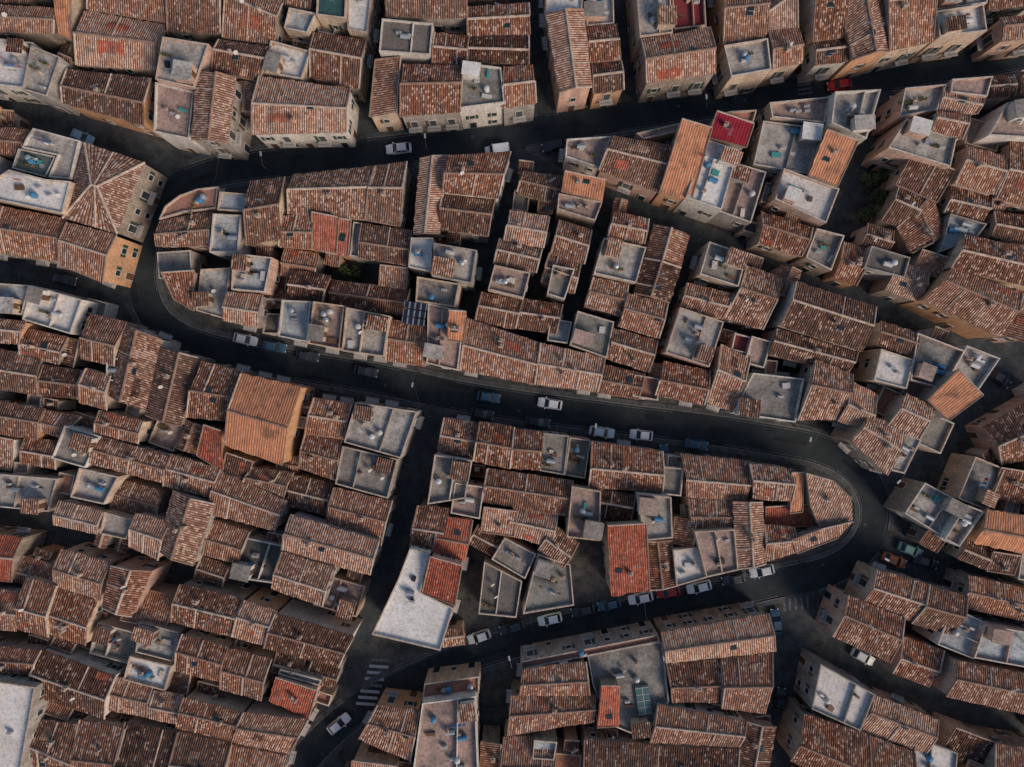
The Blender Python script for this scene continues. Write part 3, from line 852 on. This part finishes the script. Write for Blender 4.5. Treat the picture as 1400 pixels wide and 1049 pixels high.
for bi,(k,m,h,px,P) in enumerate(BL):
    inframe=bi<NB1; infill=NB0<=bi<NB1
    n=len(P)
    nm={'g':'tile_roofed_house','s':'lean_to_roofed_house','h':'hip_roofed_house','f':'flat_roofed_house'}[k]
    root=bpy.data.objects.new(nm,None);COL.objects.link(root)
    wm=rng.choice([WALLS[0],WALLS[0],WALLS[1],WALLS[2],WALLS[2],WALLS[3],WALLS[4],WALLS[5]] if k!='f' else [WALLS[0],WALLS[3],WALLS[0],WALLS[4],WALLS[1]])
    wb=MB();rb=MB();ob=MB();cb=MB()
    c=ctr(P)
    e0=Vector(P[1])-Vector(P[0]);ang=math.atan2(e0.y,e0.x)
    tilew=T.get(m)
    if k=='f':
        ph=rng.uniform(0.4,0.9);I=inset(P,0.2);fz=h-ph
        fm=F.get(m) or T[m]
        if m=='b': fm=F['p']
        cap=rng.choice([M_pcap,M_pcap,wm,M_cap])
        for i in range(n):
            j=(i+1)%n
            wb.poly([(*P[i],0),(*P[j],0),(*P[j],h-0.06),(*P[i],h-0.06)],wm)
            rb.poly([(*P[i],h),(*P[j],h),(*I[j],h),(*I[i],h)],cap)
            rb.poly([(*P[i],h-0.06),(*P[j],h-0.06),(*P[j],h),(*P[i],h)],cap)
            rb.poly([(*I[i],h),(*I[j],h),(*I[j],fz),(*I[i],fz)],wm)
        rb.poly([(*p,fz) for p in I],fm)
        windows(ob,P,h-0.7,bi)
        if inframe:
            A=abs(area(I));I2=inset(P,1.0)
            def rp():
                for _ in range(30):
                    w=[rng.random() for _ in range(len(I2))];sm=sum(w)
                    x=sum(w[i]*I2[i][0] for i in range(len(I2)))/sm;y=sum(w[i]*I2[i][1] for i in range(len(I2)))/sm
                    x=c[0]+(x-c[0])*1.8;y=c[1]+(y-c[1])*1.8
                    if inside((x,y),I2) : return x,y
                return c
            if A>14 and not (infill and A<20):
                for _ in range(rng.randint(3,5+int(A/15))):
                    x,y=rp();r=rng.random()
                    if r<0.22: tank(cb,x,y,fz,ang)
                    elif r<0.38: ac(cb,x,y,fz,ang)
                    elif r<0.48: dish(cb,x,y,fz)
                    elif r<0.57: chimney(cb,x,y,fz,ang,0.8)
                    elif r<0.64 and A>30: laundry(cb,x,y,fz,ang)
                    elif r<0.72: antenna(cb,x,y,fz)
                    elif r<0.83: pots(cb,x,y,fz,ang)
                    else:
                        s1=rng.uniform(0.5,1.6);cb.box((x,y,fz+0.2),(s1,rng.uniform(.3,.9),0.4),ang+rng.choice([0,1.57])+rng.uniform(-.2,.2),rng.choice([M_ac,M_wood,M_metal,M_cloth[3],M_pcap,M_dark]))
                if A>26 and rng.random()<0.88 and not m in 'ec':
                    i=rng.randrange(n);q=Vector(I[i])+(Vector(c)-Vector(I[i])).normalized()*2.0
                    sx,sy=rng.uniform(1.9,3.2),rng.uniform(1.8,2.6)
                    if inside(tuple(q),inset(P,0.9)):
                        cb.box((q.x,q.y,fz+1.05),(sx,sy,2.1),ang,wm)
                        if rng.random()<0.5: cb.box((q.x,q.y,fz+2.16),(sx+0.3,sy+0.3,0.1),ang,rng.choice([F['l'],F['m'],F['p'],F['w']]))
                        else:
                            cb.box((q.x,q.y,fz+2.16),(sx+0.35,sy+0.35,0.12),ang,M_eave,top=rng.choice([T['b'],T['t'],T['d']]))
                        cb.box((q.x-(sx/2)*math.cos(ang),q.y-(sx/2)*math.sin(ang),fz+0.95),(0.08,0.8,1.86),ang,M_wood)
                if A>34 and rng.random()<0.7 and n==4:
                    s_=rng.uniform(0.3,0.7);a=Vector(I[0]).lerp(Vector(I[1]),s_);b=Vector(I[3]).lerp(Vector(I[2]),s_)
                    d=b-a;cc=(a+b)/2;cb.box((cc.x,cc.y,fz+ph/2-0.03),(d.length-0.02,0.18,ph-0.08),math.atan2(d.y,d.x),wm)
    else:
        pitch=rng.uniform(0.26,0.40)
        I=inset(P,0.2)
        if k in 'gh' :
            A,B_,C,D=P
            wd=((Vector(B_)-Vector(C)).length+(Vector(A)-Vector(D)).length)/2
            rise=pitch*wd/2
            sh_=rng.uniform(0.42,0.58) if k=='g' else 0.5
            mixp=lambda a,b,s:(a[0]*(1-s)+b[0]*s,a[1]*(1-s)+b[1]*s)
            R1=(*mixp(A,D,sh_),h+rise);R2=(*mixp(B_,C,sh_),h+rise)
            if k=='h':
                r1=Vector(R1);r2=Vector(R2);d=(r2-r1);sh=min(wd/2,d.length*0.45)/d.length
                R1,R2=tuple(r1+d*sh),tuple(r2-d*sh)
            a3,b3,c3,d3=[(*q,h) for q in P]
            slope(rb,a3,b3,R2,R1,tilew);slope(rb,c3,d3,R1,R2,tilew)
            rb.strip(Vector(R1)+Vector((0,0,.07)),Vector(R2)+Vector((0,0,.07)),0.4,0.12,M_cap if rng.random()<.5 and m!='o' else M_eave)
            if k=='h':
                for (x,y,r) in ((b3,c3,R2),(d3,a3,R1)):
                    L=(Vector(y)-Vector(x)).length
                    rb.poly([x,y,r],tilew,[(0,0),(L,0),(L/2,wd/2)])
                for x,r in ((a3,R1),(d3,R1),(b3,R2),(c3,R2)): rb.strip(x,r,0.4,0.12,M_cap)
            else:
                for x,r in ((a3,R1),(d3,R1),(b3,R2),(c3,R2)):
                    if rng.random()<0.75: rb.strip(Vector(x)+Vector((0,0,.05)),Vector(r)+Vector((0,0,.05)),0.3,0.09,M_cap if rng.random()<0.5 else M_eave)
            for i in range(4):
                j=(i+1)%4;z=h-0.08
                if i%2==1 and k=='g':
                    mm=mixp(I[i],I[j],sh_ if i==1 else 1-sh_)
                    wb.poly([(*I[i],0),(*I[j],0),(*I[j],z),(*mm,h+rise-0.2),(*I[i],z)],wm)
                else: wb.poly([(*I[i],0),(*I[j],0),(*I[j],z),(*I[i],z)],wm)
            windows(ob,I,h,bi)
            def zat(x,y):
                a=Vector(R1).xy;b=Vector(R2).xy;d=(b-a).normalized()
                dd=abs((Vector((x,y))-a).dot(Vector((-d.y,d.x))));return h+rise*(1-min(1,dd/(wd/2)))
        else:
            A,B_=Vector(P[0]),Vector(P[1]);d=(B_-A).normalized();nn=Vector((-d.y,d.x))
            dep=max((Vector(q)-A).dot(nn) for q in P);rise=pitch*0.7*dep
            def zat(x,y): return h+rise*(1-min(1,max(0,(Vector((x,y))-A).dot(nn)/dep)))
            Z=[zat(*q) for q in P]
            if n==4: slope(rb,(*P[2],Z[2]),(*P[3],Z[3]),(*P[0],Z[0]),(*P[1],Z[1]),tilew)
            else:
                uvs=[((Vector(q)-A).dot(d),(Vector(q)-A).dot(nn)) for q in P]
                rb.poly([(*q,z) for q,z in zip(P,Z)],tilew,uvs)
                for i in range(n):
                    j=(i+1)%n;rb.poly([(*P[i],Z[i]-.16),(*P[j],Z[j]-.16),(*P[j],Z[j]),(*P[i],Z[i])],M_eave)
            for i in range(n):
                j=(i+1)%n
                if i==0 or rng.random()<.6: rb.strip((*P[i],Z[i]+.05),(*P[j],Z[j]+.05),0.26,0.09,M_cap if i==0 else M_eave)
                wb.poly([(*I[i],0),(*I[j],0),(*I[j],zat(*I[j])-.14),(*I[i],zat(*I[i])-.14)],wm)
            windows(ob,I,h,bi)
        if inframe and not(infill and rng.random()<.6):
            for _ in range(rng.choice([0,0,1,1,2,3])):
                w=[rng.random()+0.15 for _ in range(n)];sm=sum(w)
                x=sum(w[i]*P[i][0] for i in range(n))/sm;y=sum(w[i]*P[i][1] for i in range(n))/sm
                z=zat(x,y);r=rng.random()
                if r<0.5: chimney(cb,x,y,z,ang,rng.uniform(0.7,1.0))
                elif r<0.75: antenna(cb,x,y,z)
                elif r<0.8: dish(cb,x,y,z)
                else: 
                    cb.box((x,y,z+0.06),(0.9,0.7,0.26),ang,M_metal,top=M_glass)
    wb.obj('walls',root);rb.obj('roof',root);ob.obj('windows_and_doors',root);cb.obj('rooftop_fittings',root)
gl=MB();x,y=W(880,958,6);a=math.radians(8)
gl.box((x,y,5.6),(2.2,4.6,0.9),a,M_metal,top=M_sky)
for k in range(5):
    v=-2.1+k*1.05;gl.box((x-v*math.sin(a),y+v*math.cos(a),6.09),(2.2,0.07,0.05),a,M_ac)
gl.box((x,y,6.10),(0.08,4.6,0.05),a,M_ac)
gl.obj('roof_lantern')
sp=MB();x,y=W(566,428,9)
for k in range(3):
    a=math.radians(-8);v=-1.3+k*1.25;sp.box((x-v*math.sin(a),y+v*math.cos(a),8.6),(3.6,1.05,0.07),a,M_metal,top=M_solar)
    for s_ in(-1.5,1.5): sp.box((x-v*math.sin(a)+s_*math.cos(a),y+v*math.cos(a)+s_*math.sin(a),7.3),(0.07,0.07,2.5),a,M_iron)
sp.obj('solar_panels')

# ------------------------------------------------------------------ cars
M_tyre=paint('tyre_rubber',(0.015,0.015,0.015),0.8,0.2)
M_cglass=paint('car_glass',(0.012,0.016,0.02),0.15,0.5)
M_hl=paint('head_light',(0.6,0.62,0.65),0.2,0.6);M_tl=paint('tail_light',(0.3,0.01,0.01),0.3,0.5)
CARP={'w':(0.72,0.75,0.77),'s':(0.48,0.51,0.53),'k':(0.025,0.032,0.038),'b':(0.03,0.085,0.14),'r':(0.34,0.012,0.016),'g':(0.14,0.30,0.26),'o':(0.48,0.14,0.03),'l':(0.28,0.46,0.56)}
CARM={k:paint('car_paint_'+k,v,0.35,0.5,0.0) for k,v in CARP.items()}
def car_mesh(col,van=False):
    b=MB();m=CARM[col]
    st=[(-2.08,.62,.45,.62),(-2.02,.78,.32,.82),(-1.75,.85,.26,.90),(-1.0,.87,.25,.92),(0.2,.88,.25,.93),(1.0,.87,.25,.90),(1.6,.85,.26,.80),(1.95,.76,.32,.68),(2.08,.58,.42,.56)]
    rings=[]
    for x,w,zl,zt in st:
        zm=zl+(zt-zl)*0.6
        rings.append([(x,-w*0.95,zl),(x,-w,zm),(x,-w*0.9,zt),(x,-w*0.45,zt+.03),(x,w*0.45,zt+.03),(x,w*0.9,zt),(x,w,zm),(x,w*0.95,zl)])
    for r0,r1 in zip(rings,rings[1:]):
        for i in range(8):
            j=(i+1)%8;b.poly([r0[i],r1[i],r1[j],r0[j]],m)
    b.poly(rings[0],m);b.poly(rings[-1][::-1],m)
    x0,x1,x2,x3=(-2.0,-1.85,0.75,1.25) if van else (-1.78,-1.25,0.2,1.0)
    zr=1.75 if van else 1.44;wb_,wr=.79,(.72 if van else .62)
    lo=[(x0,-wb_+.05,.9),(x3,-wb_+.05,.88),(x3,wb_-.05,.88),(x0,wb_-.05,.9)]
    hi=[(x1,-wr,zr-.05),(x2,-wr,zr-.05),(x2,wr,zr-.05),(x1,wr,zr-.05)]
    for i in range(4):
        j=(i+1)%4;b.poly([lo[i],lo[j],hi[j],hi[i]],M_cglass)
    ins=[(x1+.1,-wr+.1,zr),(x2-.1,-wr+.1,zr),(x2-.1,wr-.1,zr),(x1+.1,wr-.1,zr)]
    ex=[(x1-.04,-wr-.03,zr-.06),(x2+.04,-wr-.03,zr-.06),(x2+.04,wr+.03,zr-.06),(x1-.04,wr+.03,zr-.06)]
    b.poly(ins,m)
    for i in range(4):
        j=(i+1)%4;b.poly([ex[i],ex[j],ins[j],ins[i]],m)
        b.cyl(lo[i],ex[i],0.05,0.04,m,5)
    for sx in(-1,1):
        b.cyl((-0.45,sx*(wb_-.06),.9),(-0.45,sx*(wr+.01),zr-.08),0.035,0.03,m,5)
        b.box((0.78,sx*0.95,.98),(0.16,0.2,0.13),0,m)
        b.box((1.98,sx*0.55,.62),(0.2,0.3,0.13),0,M_hl);b.box((-2.03,sx*0.6,.72),(0.08,0.26,0.16),0,M_tl)
        for wx in(-1.3,1.32):
            b.cyl((wx,sx*0.70,.31),(wx,sx*0.90,.31),0.31,0.31,M_tyre,16);b.cyl((wx,sx*0.89,.31),(wx,sx*0.91,.31),0.18,0.18,M_metal,10)
    o=b.obj('tmp');me=o.data;bpy.data.objects.remove(o);return me
CM={}
def car(px,py,col,ang=None,van=False,flip=False):
    x,y=W(px,py,0.8)
    if ang is None:
        i=min(range(len(main_c)),key=lambda i:(main_c[i]-Vector((x,y))).length);tt=t[i];ang=math.atan2(tt.y,tt.x)
    else: ang=math.radians(ang)
    if flip: ang+=math.pi
    key=(col,van)
    if key not in CM: CM[key]=car_mesh(col,van)
    o=bpy.data.objects.new('parked_van' if van else 'parked_car',CM[key]);COL.objects.link(o)
    o.location=(x,y,0.02);o.rotation_euler=(0,0,ang+random.uniform(-.03,.03))
    s_=rng.uniform(0.94,1.05);o.scale=(s_,1,s_ if not van else 1)
for q in [(335,464,'s'),(375,474,'b'),(420,487,'k'),(500,508,'k'),(668,543,'b'),(659,566,'k'),(752,552,'w',None,False,True),(735,577,'k'),(823,591,'w'),(877,595,'w',None,False,True),(952,608,'b'),
 (545,203,'w'),(680,205,'w',None,True),(758,199,'k'),(1148,116,'r'),(112,187,'l',-22),(88,382,'k',-12),(1232,684,'r',35),(1042,781,'s'),(1003,792,'k'),(956,803,'w'),(914,810,'r'),(876,818,'w'),(833,827,'b'),(797,835,'k'),(752,847,'w'),(700,858,'k'),(655,871,'s'),(463,990,'w',None,False,True),
 (909,625,'b',95),(1061,850,'b',95),(1067,957,'k',82),(1022,1023,'g',82),(1223,766,'o',-20),(1245,752,'g',-20),(1310,1036,'s',60),(1368,518,'k',-35),(1266,768,'k',-18),(215,815,'s',-12),(1340,952,'k',-25),(1180,898,'s',-28)]:
    car(*q)
# ------------------------------------------------------------------ street lamps
def lamp(px,py,tx,ty):
    x,y=W(px,py);a=math.atan2(W(tx,ty)[1]-y,W(tx,ty)[0]-x);b=MB()
    b.cyl((x,y,0),(x,y,0.5),0.11,0.09,M_iron,10);b.cyl((x,y,0.5),(x,y,7.2),0.07,0.05,M_iron,8)
    ex,ey=x+1.6*math.cos(a),y+1.6*math.sin(a)
    b.cyl((x,y,7.15),(ex,ey,7.5),0.045,0.035,M_iron,6)
    b.box((ex+.2*math.cos(a),ey+.2*math.sin(a),7.5),(0.75,0.28,0.12),a,M_metal);b.box((ex+.2*math.cos(a),ey+.2*math.sin(a),7.42),(0.5,0.2,0.05),a,M_hl)
    b.obj('street_lamp')
for q in [(590,222,588,200),(380,245,378,225),(806,593,808,570),(1085,582,1080,605),(1192,757,1180,750),(575,512,572,530),(1205,640,1190,655),(1205,88,1205,105),(900,868,895,840),(220,470,235,455),(700,890,695,870),(950,172,948,150)]: lamp(*q)
for (a,b_) in [((560,505),(575,560)),((1010,115),(1000,170)),((300,210),(290,260)),((1120,590),(1100,640)),((880,820),(890,880))]:
    b=MB();p=Vector((*W(*a,6),6.2));q=Vector((*W(*b_,6),6.2));pr=p
    for k in range(1,9):
        s_=k/8;r=p.lerp(q,s_);r.z-=0.5*math.sin(math.pi*s_);b.cyl(pr,r,0.025,0.025,M_iron,4,False);pr=r
    b.obj('overhead_cable')
# ------------------------------------------------------------------ trees / shrubs
M_bark=simple('bark',(0.08,0.06,0.045))
def tree(px,py,h,r):
    x,y=W(px,py,h*0.7);b=MB();b.cyl((x,y,0),(x+.1,y,h*0.5),0.13,0.08,M_bark,7)
    cl=[]
    for _ in range(9):
        a=rng.uniform(0,6.28);d=rng.uniform(0.2,0.85)*r;z=h*rng.uniform(0.5,0.95);cl.append((x+d*math.cos(a),y+d*math.sin(a),z,r*rng.uniform(.3,.5)))
        b.cyl((x+.05,y,h*.42),(cl[-1][0],cl[-1][1],z),0.05,0.02,M_bark,4,False)
    for cx,cy,cz,cr in cl:
        for _ in range(150):
            v=Vector((rng.gauss(0,1),rng.gauss(0,1),rng.gauss(0,.8))).normalized()*cr*rng.uniform(.4,1.1)
            p=Vector((cx,cy,cz))+v;u=Vector((rng.gauss(0,1),rng.gauss(0,1),rng.gauss(0,1))).normalized()*0.13;w=u.orthogonal().normalized()*0.09
            b.poly([p-u,p-w,p+u,p+w],rng.choice(M_leaf))
    b.obj('garden_tree')
for q in [(1190,245,3.5,1.6),(1205,270,3,1.7),(1185,290,3,1.5),(1200,240,2.5,1.3),(465,372,3,1.5),(485,378,2.6,1.4),(1045,430,3,1.0),(505,660,1.2,0.7),(1195,505,2.5,1.1)]: tree(*q)

# ------------------------------------------------------------------ light, sky, camera
w=bpy.data.worlds.new('World');sc.world=w;w.use_nodes=True
nt=w.node_tree;bg=nt.nodes['Background'];sky=nt.nodes.new('ShaderNodeTexSky');sky.sky_type='NISHITA';sky.sun_disc=False
el,az=math.radians(32),math.radians(135)   # azimuth clockwise from +Y
sky.sun_elevation=el;sky.sun_rotation=az
nt.links.new(sky.outputs[0],bg.inputs[0]);bg.inputs[1].default_value=0.115
sd=bpy.data.lights.new('sun','SUN');sd.energy=3.1;sd.angle=math.radians(24);sd.color=(1.0,0.82,0.67)
so=bpy.data.objects.new('sun',sd);COL.objects.link(so)
dirv=Vector((math.sin(az)*math.cos(el),math.cos(az)*math.cos(el),math.sin(el)))
so.rotation_euler=(-dirv).to_track_quat('-Z','Y').to_euler()
cd=bpy.data.cameras.new('camera');cam=bpy.data.objects.new('camera',cd);COL.objects.link(cam)
cd.sensor_width=36;cd.lens=36*H/(1400*S);cd.clip_end=5000;cam.location=(0,0,H);sc.camera=cam
sc.view_settings.view_transform='Standard';sc.view_settings.look='None';sc.view_settings.exposure=0
